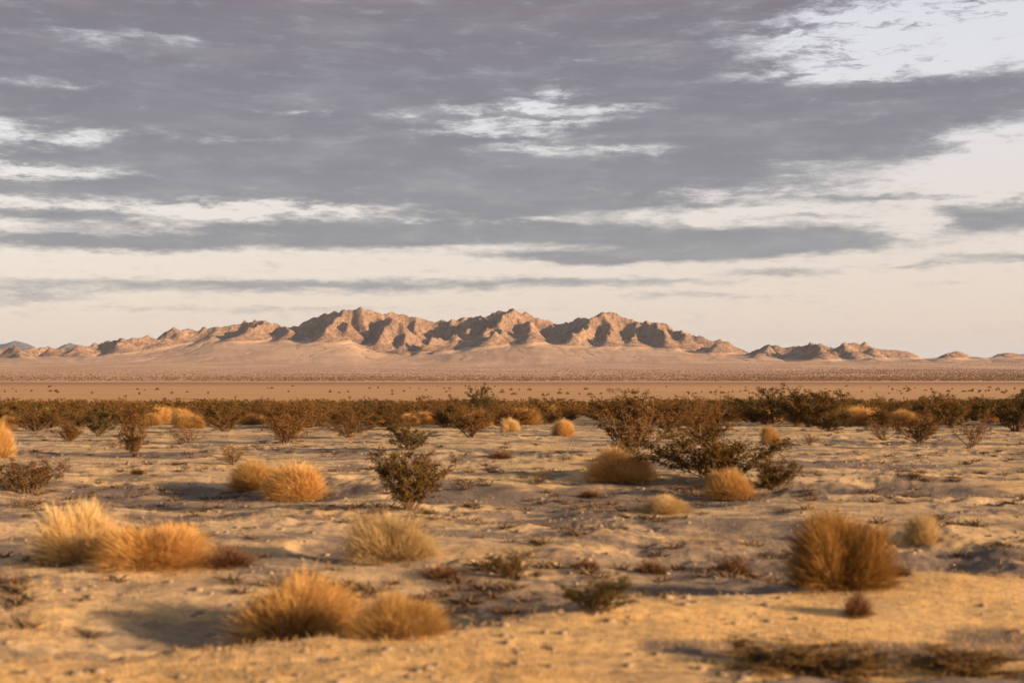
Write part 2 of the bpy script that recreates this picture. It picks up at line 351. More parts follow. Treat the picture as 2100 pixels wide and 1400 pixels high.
# ------------------------------------------------------------------ ground sheet
def build_ground():
    ys = [-60., -40, -25, -15, -8, -4, 0, 2, 4, 5.5, 6.5, 7.2]
    y = 7.8
    while y < 62000:
        ys.append(y)
        y += 0.035 if y < 10 else 0.035 * (y / 10) ** 1.5 if y < 70 else y * 0.016 if y < 3000 else y * 0.04
    ys = np.array(ys)
    u = np.concatenate([np.linspace(-1.2, -.46, 40, endpoint=False), np.linspace(-.46, .46, 860), np.linspace(.46, 1.2, 41)[1:]])
    hw = np.maximum(ys, 7.8) + np.where(ys < 60, 0, 0)
    X = u[None, :] * hw[:, None]
    # widen the near rows so the sheet also covers what lies beside and behind the camera
    wide = np.where(np.abs(u) > .46, np.sign(u) * (np.abs(u) - .46) * 120 * 1.0, 0)
    X = X + wide[None, :]
    Y = np.repeat(ys[:, None], len(u), 1)
    Z = ground(X, Y)
    o = mesh_obj('ground', np.stack([X, Y, Z], -1).reshape(-1, 3), grid_faces(*X.shape), M_ground, smooth=True)
    d = (Y - along(CREST1, X)) * .86
    attr(o, 'shade_gravel', shade_gravel(X, Y))
    attr(o, 'bank', sstep(.25, -.5, d + 0.3 * fbm(X / 1.6, Y / 1.6, 3, 21)))
    tag(o, kind='structure')
build_ground()

def build_verge():
    line = px_line([(600, 1480), (1000, 1430), (1300, 1397), (1700, 1366), (2100, 1345), (2700, 1310)], 0.2)
    n = 500; xs = np.linspace(-2.5, 9, n); ye = along(line, xs) + .25 * fbm(xs / .8, xs * 0, 4, 501)
    t = np.linspace(0, 1, 70)[:, None]; Y = ye[None] - t * 4.0; X = np.repeat(xs[None], 70, 0) + 0 * Y
    Z = ground(X, Y) + .045 * sstep(0, .04, t) - .01 + .012 * fbm(X / .12, Y / .12, 3, 511) * sstep(0, .1, t)
    m, tt, out = new_mat('verge_gravel'); P = tt.n.new('ShaderNodeNewGeometry').outputs['Position']
    c = tt.mix(tt.smooth(tt.noise(P, 2.5, 6, .7), .4, .62), (.13, .10, .085, 1), (.27, .20, .15, 1))
    c = tt.mix(1.0, c, tt.ramp(tt.noise(P, 60, 3, .7), [(.3, (.6, .6, .6)), (.7, (1.3, 1.3, 1.3))]), 'MULTIPLY')
    diffuse(tt, out, c, bump(tt, tt.noise(P, 40, 4, .7), .8, .02))
    o = mesh_obj('gravel_verge', np.stack([X, Y, Z], -1).reshape(-1, 3), grid_faces(*X.shape)[:, ::-1], m, smooth=True); tag(o, kind='structure')
build_verge()

# ------------------------------------------------------------------ mountains
RIDGE = [(-700, 700, 5500), (-520, 716, 5450), (-400, 705, 5450), (-250, 720, 5400), (-120, 712, 5400), (0, 717, 5400), (30, 714, 5400), (75, 716, 5400), (100, 713, 5400), (125, 716, 5400), (165, 711, 5400), (200, 707, 5500), (220, 700, 5600), (250, 697, 5650),
         (300, 693, 5700), (310, 697, 5750), (330, 687, 5800), (357, 674, 5900), (370, 677, 5900), (400, 679, 5950), (450, 672, 5950), (500, 662, 6000), (530, 658, 6000), (555, 662, 6000),
         (570, 668, 6000), (600, 674, 6050), (630, 660, 6050), (665, 647, 6000), (690, 640, 6000), (715, 641, 6000), (742, 634, 6000), (770, 644, 6000), (800, 643, 6000), (850, 651, 6050),
         (880, 661, 6100), (925, 656, 6050), (970, 650, 6000), (995, 651, 6000), (1015, 644, 6000), (1042, 636, 6000), (1085, 646, 6000), (1125, 660, 6050), (1155, 669, 6100), (1170, 660, 6050),
         (1195, 652, 6000), (1225, 649, 6000), (1252, 639, 6000), (1270, 646, 6000), (1300, 661, 6000), (1325, 662, 6000), (1355, 661, 6000), (1380, 674, 5950), (1410, 685, 5900), (1450, 696, 5850),
         (1490, 701, 5800), (1515, 715, 5700), (1542, 721, 5600), (1560, 714, 5500), (1585, 709, 5450), (1615, 714, 5400), (1645, 711, 5400), (1665, 703, 5400), (1685, 710, 5400), (1720, 711, 5400),
         (1740, 704, 5400), (1770, 705, 5400), (1800, 716, 5400), (1835, 720, 5400), (1860, 720, 5400), (1890, 731, 5400), (1930, 731, 5400), (1962, 718, 5400), (1985, 731, 5300), (2010, 732, 5400), (2030, 729, 5700),
         (2070, 726, 6000), (2100, 728, 6000), (2180, 722, 6000), (2300, 715, 6000), (2450, 722, 6000), (2800, 712, 6000)]
SPURS = [[(690, 640, 6000), (666, 668, 5860), (664, 688, 5750), (700, 702, 5660), (755, 718, 5550), (805, 737, 5430)], [(664, 688, 5750), (620, 700, 5640), (575, 716, 5520)], [(690, 702, 5600), (672, 718, 5470)], [(640, 704, 5560), (618, 720, 5440)],
         [(742, 634, 6000), (735, 662, 5880), (722, 690, 5760), (740, 715, 5600), (790, 738, 5430)],
         [(800, 643, 6000), (795, 675, 5860), (770, 705, 5700)], [(850, 651, 6050), (832, 690, 5850), (815, 722, 5620)],
         [(970, 650, 6000), (945, 680, 5850), (880, 708, 5680), (845, 735, 5480)],
         [(1042, 636, 6000), (1030, 664, 5860), (1008, 696, 5700), (960, 716, 5560)], [(970, 650, 6000), (962, 680, 5860), (940, 705, 5700), (900, 724, 5560)],
         [(1042, 636, 6000), (1080, 672, 5820), (1105, 702, 5650)], [(1195, 652, 6000), (1178, 680, 5850), (1140, 706, 5660)],
         [(1252, 639, 6000), (1242, 676, 5820), (1228, 702, 5660), (1180, 722, 5460)], [(1300, 661, 6000), (1300, 688, 5800), (1275, 714, 5620)],
         [(1355, 661, 6000), (1372, 695, 5780), (1395, 722, 5560)], [(1410, 685, 5900), (1425, 712, 5700)], [(1490, 701, 5800), (1470, 722, 5560)],
         [(530, 658, 6000), (505, 682, 5820), (478, 702, 5640), (420, 722, 5420)], [(570, 668, 6000), (585, 700, 5700), (540, 722, 5450)],
         [(357, 674, 5900), (335, 698, 5740), (300, 716, 5560)], [(450, 672, 5950), (420, 698, 5720), (370, 718, 5480)],
         [(660, 690, 5560), (630, 704, 5500), (575, 724, 5350)], [(715, 700, 5560), (690, 712, 5460), (650, 730, 5330)], [(250, 697, 5650), (230, 715, 5480)],
         [(1585, 709, 5450), (1560, 732, 5180)], [(1665, 703, 5400), (1678, 722, 5250), (1620, 738, 5080)], [(1740, 704, 5400), (1760, 735, 5120)], [(1800, 716, 5400), (1822, 738, 5120)],
         [(1962, 718, 5400), (1935, 737, 5120)], [(1975, 738, 5050), (1995, 725, 5050), (2040, 744, 5050)],
         [(30, 714, 5400), (50, 732, 5200)], [(100, 713, 5400), (90, 735, 5150)], [(165, 711, 5400), (180, 735, 5150)], [(-120, 712, 5400), (-60, 735, 5150)],
         [(1230, 722, 5350), (1180, 730, 5300)], [(1330, 728, 5250), (1240, 735, 5200)]]
def P3(p): return ((p[0] - CX) / F * p[2], p[2], HC + (HOR - p[1]) / F * p[2])
def build_mountains():
    cs = 6.5
    xs = np.arange(-3300, 3300, cs); ys = np.arange(4350, 7300, cs)
    X, Y = np.meshgrid(xs, ys)
    base = ground(X, Y, False)
    wx = X + 90 * fbm(X / 520, Y / 520, 4, 101) + 22 * fbm(X / 110, Y / 110, 3, 105)
    wy = Y + 90 * fbm(X / 520, Y / 520, 4, 111) + 22 * fbm(X / 110, Y / 110, 3, 115)
    H = np.full(X.shape, -1e3)
    segs = []
    def add(poly, slope):
        q = [P3((p[0], p[1], 6000 - 1.3 * (6000 - p[2]) if poly is not RIDGE else p[2])) for p in poly]
        for a, b in zip(q[:-1], q[1:]): segs.append((a, b, slope))
    add(RIDGE, 0.85)
    for s in SPURS: add(s, 0.80)
    for a, b, sl in segs:
        ax, ay, az_ = a; bx, by, bz = b
        rad = (max(az_, bz) - 20) / sl + 200
        i0, i1 = np.searchsorted(xs, [min(ax, bx) - rad, max(ax, bx) + rad]); j0, j1 = np.searchsorted(ys, [min(ay, by) - rad, max(ay, by) + rad])
        sx_, sy_ = wx[j0:j1, i0:i1], wy[j0:j1, i0:i1]
        L2 = (bx - ax) ** 2 + (by - ay) ** 2 + 1e-6
        t = np.clip(((sx_ - ax) * (bx - ax) + (sy_ - ay) * (by - ay)) / L2, 0, 1)
        d = np.hypot(sx_ - ax - t * (bx - ax), sy_ - ay - t * (by - ay))
        h = az_ + t * (bz - az_) - sl * d * (1 + 0.0 * d)
        H[j0:j1, i0:i1] = np.maximum(H[j0:j1, i0:i1], h)
    # landscape evolution: uplift under the surveyed ridges against stream incision, from coarse to fine
    H = H + np.clip(H - base, 0, 60) / 60 * 14 * fbm(X / 240, Y / 240, 4, 131, .55)
    offs = [(-1, 0), (1, 0), (0, -1), (0, 1), (-1, -1), (-1, 1), (1, -1), (1, 1)]
    def sh(a, dj, di, fill):
        o = np.pad(a, 1, mode='edge') if fill is None else np.pad(a, 1, constant_values=fill)
        return o[1 + dj:1 + dj + a.shape[0], 1 + di:1 + di + a.shape[1]]
    def resize(a, ny, nx):
        yi = np.linspace(0, a.shape[0] - 1, ny); xi = np.linspace(0, a.shape[1] - 1, nx)
        y0 = np.minimum(yi.astype(int), a.shape[0] - 2); x0 = np.minimum(xi.astype(int), a.shape[1] - 2); fy = (yi - y0)[:, None]; fx = (xi - x0)[None]
        return (a[y0][:, x0] * (1 - fy) + a[y0 + 1][:, x0] * fy) * (1 - fx) + (a[y0][:, x0 + 1] * (1 - fy) + a[y0 + 1][:, x0 + 1] * fy) * fx
    ny, nx = X.shape; Z = None
    KE = 0.040 * (1 + .9 * fbm(X / 170, Y / 170, 4, 141, .6))
    for lev, (f, iters, dt) in enumerate([(4, 330, 1.0), (2, 110, .6), (1, 46, .35)]):
        my, mx_ = ny // f, nx // f; c = cs * f
        hb = resize(H, my, mx_); bb = resize(base, my, mx_); kk = np.clip(resize(KE, my, mx_), .012, .08)
        Z = bb + .30 * np.maximum(hb - bb, 0) if Z is None else resize(Z, my, mx_)
        Z = Z + f * .8 * rng.random(Z.shape) * np.clip((Z - bb) / 20, 0, 1); A = np.full(Z.shape, c * c)
        U = 1.6 * np.clip((hb - bb) / 110 + .17 * sstep(2, 14, hb - bb), 0, 1.15)
        for it in range(iters):
            w = []; tot = 1e-12; smx = 0; low = 1e9
            for dj, di in offs:
                dd = c * math.hypot(dj, di); nb_ = sh(Z, dj, di, None); sl_ = np.maximum(0, (Z - nb_) / dd)
                smx = np.maximum(smx, sl_); q = sl_ ** 4; w.append(q); tot = tot + q; low = np.minimum(low, nb_ + .78 * dd)
            inflow = 0; Aw = A / tot
            for (dj, di), q in zip(offs, w): inflow = inflow + sh(Aw * q, -dj, -di, 0.0)
            A = c * c + inflow
            E = np.minimum((1.0, 1.25, 1.5)[lev] * kk * np.sqrt(np.minimum(A, 3e5)) * smx * dt, .55 * smx * c)
            Z = np.maximum(np.minimum(Z + U * dt - E, np.maximum(low, Z - 3)), bb)
    Z = resize(Z, ny, nx)
    # soft debris apron where slopes meet the fan
    for _ in range(60):
        lap = (sh(Z, 1, 0, None) + sh(Z, -1, 0, None) + sh(Z, 0, 1, None) + sh(Z, 0, -1, None)) / 4 - Z
        Z = Z + .8 * lap * sstep(34, 2, Z - base)
    # bring the skyline back to the surveyed ridge heights
    U = X / Y
    ub = np.linspace(-.62, .62, 900); tgt_u = np.array([(p[0] - CX) / F for p in RIDGE]); tgt_a = np.array([(HOR - p[1]) / F for p in RIDGE])
    ang = (Z - HC) / Y
    idx = np.clip(((U + .62) / 1.24 * 899).round().astype(int), 0, 899)
    mx = np.full(900, -1.0); np.maximum.at(mx, idx.ravel(), ang.ravel())
    b0 = (ground(ub * 5800, 5800 + 0 * ub, False) - HC) / 5800
    fac = (np.interp(ub, tgt_u, tgt_a) - b0) / np.maximum(mx - b0, 1e-3)
    fac = np.clip(fac, .6, 3.0); ker = np.exp(-np.linspace(-2, 2, 13) ** 2); ker /= ker.sum(); fac = np.convolve(np.pad(fac, 6, mode='edge'), ker, 'valid')
    Z = base + (Z - base) * np.interp(U, ub, fac)
    gy, gx = np.gradient(Z, cs); slope = np.hypot(gx, gy)
    rel = Z - base
    rock = sstep(.13, .31, slope + .16 * fbm(X / 120, Y / 120, 4, 151)) * sstep(3, 15, rel)
    Z = Z + rock * (3.0 * ridged(X / 30, Y / 30, 3, 161, .65) - 2) + rock * 1.5 * fbm(X / 14, Y / 14, 2, 171)
    Z = Z + np.where(rel < 1.2, -2.5 + 2.0 * rel, 0)         # edges dip under the fan
    edge = np.minimum.reduce([X - xs[0], xs[-1] - X, Y - ys[0], ys[-1] - Y]); Z = Z - sstep(150, 0, edge) * 60
    o = mesh_obj('mountains', np.stack([X, Y, Z], -1).reshape(-1, 3), grid_faces(*X.shape), M_rock, smooth=True)
    attr(o, 'rock', rock); tag(o, kind='structure')
build_mountains()

def far_range(name, pts, Yc, depth):
    xs = np.linspace((pts[0][0] - CX) / F * Yc, (pts[-1][0] - CX) / F * Yc, 240); ys = np.linspace(Yc - depth, Yc + depth, 60)
    X, Y = np.meshgrid(xs, ys)
    top = np.interp((X + 0) / Yc * F + CX, [p[0] for p in pts], [HC + (HOR - p[1]) / F * Yc for p in pts])
    b = np.interp(Yc, GY, GZ) - 20
    fall = np.clip(1 - np.abs(Y - Yc + 300 * fbm(X / 900, Y / 900, 3, 201)) / depth, 0, 1)
    Z = b + (top - b) * fall * (0.93 + 0.14 * ridged(X / 700, Y / 700, 4, 211) * (1 - fall * .6))
    o = mesh_obj(name, np.stack([X, Y, Z], -1).reshape(-1, 3), grid_faces(*X.shape), M_far, smooth=True)
    attr(o, 'rock', np.ones(X.size)); tag(o, kind='structure')
far_range('distant_mountains', [(-400, 760), (-250, 705), (-120, 716), (-60, 708), (-20, 708), (8, 703), (26, 697), (44, 702), (64, 710), (75, 722), (115, 722), (125, 707), (148, 700), (160, 708), (180, 735), (230, 760)], 17000, 1500)
far_range('distant_mountains', [(1980, 765), (2030, 740), (2070, 730), (2100, 724), (2140, 722), (2250, 705), (2400, 716), (2600, 760)], 18000, 1500)

# ------------------------------------------------------------------ plants
def tubes(P0, P1, r0, r1):
    """three-sided tapered sticks from P0 to P1"""
    P0 = np.asarray(P0); P1 = np.asarray(P1); n = len(P0); d = P1 - P0; d /= np.linalg.norm(d, axis=1, keepdims=True) + 1e-9
    a = np.cross(d, np.where(np.abs(d[:, 2:3]) > .9, [[1., 0, 0]], [[0., 0, 1]])); a /= np.linalg.norm(a, axis=1, keepdims=True) + 1e-9
    b = np.cross(d, a); V = []
    for P, r in ((P0, r0), (P1, r1)):
        for k in range(3):
            an = 2 * math.pi * k / 3; V.append(P + (a * math.cos(an) + b * math.sin(an)) * np.asarray(r).reshape(-1, 1))
    V = np.stack(V, 1).reshape(-1, 3); o = (np.arange(n) * 6)[:, None]
    f = np.concatenate([o + np.array([[k, (k + 1) % 3, 3 + (k + 1) % 3, 3 + k]]) for k in range(3)], 0)
    return V, f
def quads(C, size, r, flat=1.0):
    n = len(C); a = r.normal(size=(n, 3)); a /= np.linalg.norm(a, axis=1, keepdims=True)
    b = np.cross(a, r.normal(size=(n, 3))); b /= np.linalg.norm(b, axis=1, keepdims=True)
    s = np.asarray(size).reshape(-1, 1)
    V = np.stack([C - a * s, C - b * s * .55, C + a * s, C + b * s * .55], 1).reshape(-1, 3)
    return V, (np.arange(n) * 4)[:, None] + np.arange(4)[None]
def blades(P0, P1, w, r):
    n = len(P0); d = P1 - P0; s = np.cross(d, r.normal(size=(n, 3))); s /= np.linalg.norm(s, axis=1, keepdims=True) + 1e-9
    w = np.asarray(w).reshape(-1, 1)
    m = (P0 + P1) / 2 + np.stack([0 * d[:, 0], 0 * d[:, 0], .06 * np.linalg.norm(d, axis=1)], 1)
    V = np.stack([P0 - s * w * .5, P0 + s * w * .5, m + s * w * .5, m - s * w * .5, P1 + s * w * .22, P1 - s * w * .22], 1).reshape(-1, 3)
    o = (np.arange(n) * 6)[:, None]
    return V, np.concatenate([o + np.array([[0, 1, 2, 3]]), o + np.array([[3, 2, 4, 5]])], 0)
def join(parts):
    V = []; Fs = []; k = 0
    for v, f in parts: V.append(v); Fs.append(f + k); k += len(v)
    return np.concatenate(V), np.concatenate(Fs)

def creosote_geo(seed, nstem=26, leaves=7000, leaf=0.017, spread=1.0, side=0.0):
    """unit bush: about 1 high and 1 wide, many wiry stems fanning from the root and tufts of small leaves"""
    r = np.random.default_rng(seed); S0 = []; S1 = []; Ra = []; Rb = []; tips = []
    for k in range(nstem):
        az_ = r.uniform(0, 2 * math.pi); tilt = r.uniform(.08, .95) * spread; Ls = r.uniform(.62, 1.02) * (1 - .18 * tilt)
        if r.random() < .12: Ls *= 1.12
        p = np.array([r.normal() * .03, r.normal() * .03, -.03]); d = np.array([math.cos(az_) * math.sin(tilt * .9) + side * .2, math.sin(az_) * math.sin(tilt * .9), math.cos(tilt * .9)])
        ns = 7; rad = .013 * r.uniform(.6, 1.1)
        for s in range(ns):
            q = p + d * Ls / ns; S0.append(p); S1.append(q); Ra.append(rad * (1 - s / ns * .75)); Rb.append(rad * (1 - (s + 1) / ns * .75))
            if s >= 1:
                for _ in range(r.integers(1, 4)):
                    bd = d + r.normal(size=3) * .55; bd[2] = abs(bd[2]) * .8 + .15; bd /= np.linalg.norm(bd); bl = r.uniform(.07, .2)
                    e = q + bd * bl; S0.append(q); S1.append(e); Ra.append(rad * .4); Rb.append(rad * .18); tips.append((q, e, 1.0 if s > 2 else .45))
            d = d + r.normal(size=3) * .13 + np.array([0, 0, .05]); d /= np.linalg.norm(d); p = q
    st = tubes(S0, S1, Ra, Rb)
    A = np.array([t[0] for t in tips]); Bp = np.array([t[1] for t in tips]); W = np.array([t[2] for t in tips]) * r.uniform(.1, 1, len(tips)) ** 1.2
    i = r.choice(len(tips), leaves, p=W / W.sum()); f = r.uniform(.2, 1.15, leaves)[:, None]
    C = A[i] + (Bp[i] - A[i]) * f + r.normal(size=(leaves, 3)) * .021
    C = C[C[:, 2] > .06]
    return st, quads(C, leaf * r.uniform(.6, 1.25, len(C)), r)

def dome_geo(seed, n=3600, w=.0085, lobes=5, flat=1.0, fuzz=.09):
    """unit bush: a rounded cushion of fine upswept twigs made of several lobes"""
    r = np.random.default_rng(seed); P0 = []; P1 = []
    L = [(r.normal() * .05, r.normal() * .05, .33, .95)] + [(math.cos(a) * q, math.sin(a) * q, r.uniform(.15, .28), r.uniform(.45, 1.0)) for a, q in zip(r.uniform(0, 6.28, lobes + 3), r.uniform(.18, .34, lobes + 3))]
    wt = np.array([l[2] ** 2 for l in L]); wt /= wt.sum(); li = r.choice(len(L), n, p=wt)
    for k in range(n):
        cx, cy, rad, h = L[li[k]]
        az_ = r.uniform(0, 2 * math.pi); ct = r.uniform(-.05, 1.0); sn = math.sqrt(max(0, 1 - ct * ct))
        e = np.array([cx + math.cos(az_) * sn * rad, cy + math.sin(az_) * sn * rad, (.06 + .94 * max(ct, 0.0)) * h]) 
        e = e * (1 + r.normal() * fuzz); root = np.array([cx * .35, cy * .35, 0.0])
        s = e + (root - e) * r.uniform(.12, .6)
        e = e + np.array([0, 0, r.uniform(0, .05)]); P0.append(s); P1.append(e + r.normal(size=3) * .045)
    P0 = np.array(P0); P1 = np.array(P1)
    tw = blades(P0, P1, w * r.uniform(.6, 1.3, n), r)
    m = 40; az_ = r.uniform(0, 6.28, m); tl = r.uniform(.1, 1.2, m); ln = r.uniform(.3, .55, m)
    E = np.stack([np.cos(az_) * np.sin(tl) * ln, np.sin(az_) * np.sin(tl) * ln, np.cos(tl) * ln], 1)
    st = tubes(np.zeros((m, 3)) + [0, 0, -.03], E, np.full(m, .012), np.full(m, .005))
    return st, tw

def proto(name, geo, mleaf, leafname):
    root = bpy.data.objects.new(name, None); root.empty_display_size = .3
    st, lf = geo
    kids = [mesh_obj('stem', st[0], st[1], M_stem, root, link=False), mesh_obj(leafname, lf[0], lf[1], mleaf, root, link=False)]
    return root, kids
def place(pr, name, x, y, z, w, h, label, cat, group=None, rz=None):
    root, kids = pr
    o = root.copy(); o.name = name; scene.collection.objects.link(o)
    o.location = (x, y, z); o.scale = (w, w, h); o.rotation_euler = (0, 0, random.uniform(0, 6.28) if rz is None else rz)
    tag(o, label, cat, group)
    for k in kids:
        c = k.copy(); c.parent = o; scene.collection.objects.link(c)
    return o
random.seed(5)
CRE = [proto('creosote_bush', creosote_geo(11 + i, 22 + 2 * i, 8500, .0155), M_green, 'foliage') for i in range(7)]
CRB = [proto('creosote_bush', creosote_geo(31 + i, 26, 6500, .0155), M_brown, 'foliage') for i in range(6)]
CRD = [proto('creosote_bush', creosote_geo(41 + i, 26, 9000, .016), M_dark, 'foliage') for i in range(2)]
CRS = [proto('creosote_bush', creosote_geo(51 + i, 14, 1500, .015), M_brown, 'foliage') for i in range(2)]
GOL = [proto('golden_bush', dome_geo(61 + i, 15000, .0034), M_gold, 'twigs') for i in range(6)]
PAL = [proto('pale_bush', dome_geo(71 + i, 12000, .0036), M_pale, 'twigs') for i in range(2)]
RUS = [proto('dead_shrub', dome_geo(81 + i, 2600, .010, 4, 1, .22), M_rust, 'twigs') for i in range(2)]
VER = [proto('low_shrub', creosote_geo(95 + i, 40, 16000, .018, 1.3), M_verge, 'foliage') for i in range(2)]
ROU = [proto('brown_bush', dome_geo(91, 17000, .0038, 6, 1, .10), M_round, 'twigs')]

# each entry: kind, px, base py, top py, width px, label
HERO = [
 ('cre', 838, 1045, 905, 190, 'tall airy green creosote bush standing alone left of centre with bare rusty lower stems'),
 ('dark', 843, 922, 865, 95, 'small dark creosote bush directly behind the tall airy one left of centre'),
 ('cre', 1480, 985, 868, 270, 'widest sprawling green creosote bush right of centre, behind a round golden bush'),
 ('cre', 1585, 1003, 935, 130, 'low olive creosote bush at the right foot of the widest sprawling one'),
 ('brown', 1295, 928, 832, 150, 'dense dark brown creosote bush just behind the golden bush right of centre'),
 ('brown', 965, 895, 832, 105, 'reddish brown creosote bush at the near edge of the scrub, below the tallest one'),
 ('dark', 983, 866, 795, 95, 'tallest creosote bush left of centre, rising above the line of scrub'),
 ('brown', 282, 936, 848, 92, 'upright rusty creosote bush standing forward of the scrub at left'),
 ('brown', 145, 905, 858, 75, 'small brown creosote bush on pale sand at far left, in front of the scrub'),
 ('sparse', 385, 908, 866, 95, 'thin see-through creosote bush between two thicker ones on the left sand'),
 ('brown', 588, 907, 846, 130, 'broad brown creosote bush with dark stems at the near edge of the left scrub'),
 ('dark', 203, 893, 835, 70, 'dark creosote bush with a black shadow at its foot, at far left'),
 ('brown', 715, 896, 842, 100, 'broad reddish creosote bush left of the small dark one, at the scrub edge'),
 ('brown', 62, 1012, 938, 165, 'reddish creosote bush in the left foreground, beside the left picture edge'),
 ('sparse', 1812, 903, 848, 90, 'sparse rusty creosote bush on the right sand, left one of a row'),
 ('brown', 1885, 908, 842, 110, 'bushy rusty creosote bush on the right sand, in the middle of a row'),
 ('sparse', 1990, 917, 836, 100, 'tall leaning rusty creosote bush on the right sand, last of a row'),
 ('dark', 2082, 884, 788, 130, 'tall dark creosote bush at the right picture edge rising above the scrub'),
 ('dark', 1580, 870, 796, 150, 'large dark creosote bush with feathery top rising above the scrub right of centre'),
 ('cre', 1290, 866, 802, 130, 'feathery topped creosote bush in the scrub behind the dense dark brown one'),
 ('sparse', 480, 952, 905, 120, 'faint sparse creosote bush behind the pair of golden bushes at left'),
 ('sparse', 1100, 992, 955, 75, 'tiny twiggy creosote bush alone on sand at the centre'),
 ('sparse', 1660, 912, 884, 48, 'tiny dark creosote seedling on open sand at right'),
 ('dark', 1222, 1250, 1172, 150, 'low dark green creosote bush just behind the bright roadside bank'),
 ('cre', 1052, 1188, 1128, 110, 'small olive creosote bush with dark crooked stems, centre foreground'),
 ('dark', 1700, 884, 842, 90, 'low black-footed creosote bush on the edge of the sand at right'),
 ('brown', 1440, 906, 850, 140, 'ragged rusty creosote bush right of the dense dark brown one, nearer than the scrub'),
 ('brown', 1372, 884, 838, 100, 'rusty creosote bush on the scrub edge left of the ragged rusty one'),
 ('brown', 72, 884, 838, 100, 'brown creosote bush at far left, left of the one with the black shadow'),
 ('brown', 462, 884, 842, 100, 'brown creosote bush at the scrub edge, left of the broad brown one with dark stems'),
 ('brown', 805, 880, 838, 110, 'brown creosote bush at the scrub edge, just right of the broad reddish one'),
 ('gold', 535, 1000, 938, 115, 'golden bush, left half of a pair with a dark foot'),
 ('gold', 628, 1020, 943, 150, 'wider golden bush, right half of a pair'),
 ('gold', 1265, 982, 908, 122, 'round orange-gold bush on the sand right of centre'),
 ('gold', 1495, 1022, 958, 92, 'globe-shaped golden bush in front of the widest creosote bush'),
 ('pale', 165, 1142, 1022, 180, 'tall pale golden bush in the left foreground behind the sandy rim'),
 ('gold', 325, 1155, 1066, 215, 'long low mustard bush touching a tall pale one in the left foreground'),
 ('pale', 800, 1145, 1042, 170, 'hazy straw-green bush left of centre in the foreground'),
 ('gold', 590, 1310, 1165, 290, 'largest golden bush at the bottom, casting a long shadow to the left'),
 ('gold', 812, 1298, 1203, 170, 'round orange bush touching the right side of the largest golden one'),
 ('pale', 1045, 885, 857, 40, 'small pale tuft bush on sand below the tall creosote, left one of two'),
 ('gold', 1155, 893, 862, 56, 'small yellow tuft bush on sand at the centre, right one of two'),
 ('gold', 1118, 863, 833, 50, 'bright bush at the central front of the scrub with a dark hollow in it'),
 ('gold', 1080, 864, 836, 56, 'orange bush touching the left side of the hollowed bright one at the scrub front'),
 ('gold', 6, 938, 870, 66, 'yellow bush cut by the left picture edge'),
 ('gold', 1577, 908, 872, 44, 'narrow upright golden bush right of the widest creosote bush'),
 ('gold', 1582, 866, 838, 56, 'orange bush at the foot of the large dark feathery creosote bush'),
 ('gold', 1410, 864, 838, 56, 'rounded yellow bush at the scrub front, left of the large dark feathery creosote'),
 ('gold', 1648, 867, 844, 46, 'small orange bush at the scrub front at right, left of its yellow twin'),
 ('gold', 1682, 867, 846, 40, 'small yellow bush at the scrub front at right, beside an orange one'),
 ('gold', 1726, 869, 838, 70, 'broad tawny bush at the scrub front at right, left one of two that touch'),
 ('gold', 1766, 869, 838, 62, 'domed tawny bush at the scrub front at right, right one of two that touch'),
 ('gold', 2035, 868, 835, 44, 'round orange bush near the right picture edge at the scrub front'),
 ('gold', 312, 872, 848, 50, 'bright yellow bush in the left scrub behind the upright rusty creosote'),
 ('gold', 516, 870, 849, 54, 'pale orange bush in the scrub behind the broad brown creosote at left'),
 ('pale', 1888, 1108, 1048, 70, 'upright straw coloured bush on the right, beyond the big round brown bush'),
 ('pale', 1362, 1050, 1008, 100, 'low feathery straw bush on a sandy rise right of centre'),
 ('round', 1722, 1200, 1056, 215, 'big round orange-brown bush in the right foreground behind the bank'),
 ('rust', 1337, 1172, 1144, 62, 'small dark red dead shrub, alone right of the olive creosote in the foreground'),
 ('rust', 1200, 1166, 1144, 56, 'small red dead shrub between the olive creosote and its darker neighbour at right'),
 ('rust', 900, 1182, 1158, 100, 'flat reddish dead shrub left of the olive creosote in the foreground'),
 ('rust', 1495, 1172, 1144, 90, 'dark dead shrub lying in the shaded hollow left of the big round brown bush'),
 ('rust', 1842, 1178, 1154, 55, 'black-red dead shrub at the right side of the big round brown bush'),
 ('rust', 1748, 1258, 1214, 80, 'crooked reddish dead shrub on the bright bank at lower right'),
 ('rust', 472, 1154, 1118, 120, 'dark red dead shrub at the right tip of the long low mustard bush'),
 ('rust', 285, 972, 958, 34, 'tiny dark dead shrub on the open sand left of the golden pair'),
 ('verge', 1640, 1374, 1316, 300, 'wide low dark shrub on the verge at the lower right'),
 ('verge', 1965, 1370, 1326, 240, 'narrower low dark shrub on the verge in the lower right corner'),
 ('rust', 1030, 938, 924, 60, 'low dark dead shrub among clods of earth at the centre'),
 ('rust', 1205, 1020, 1004, 50, 'low black dead shrub in the shaded dip right of centre')]
SETS = {'cre': (CRE, 'creosote_bush', 'bush'), 'brown': (CRB, 'creosote_bush', 'bush'), 'dark': (CRD, 'creosote_bush', 'bush'), 'sparse': (CRS, 'creosote_bush', 'bush'),
        'gold': (GOL, 'golden_bush', 'bush'), 'pale': (PAL, 'pale_bush', 'bush'), 'rust': (RUS, 'dead_shrub', 'shrub'), 'round': (ROU, 'brown_bush', 'bush'), 'verge': (VER, 'low_shrub', 'shrub')}
GRP = {'cre': 'creosote bushes standing clear of the scrub', 'gold': 'golden bushes', 'pale': 'pale straw bushes', 'rust': 'small dead shrubs', 'round': None, 'verge': 'low shrubs on the verge'}
GRP['brown'] = GRP['dark'] = GRP['sparse'] = GRP['cre']
hero_xy = []
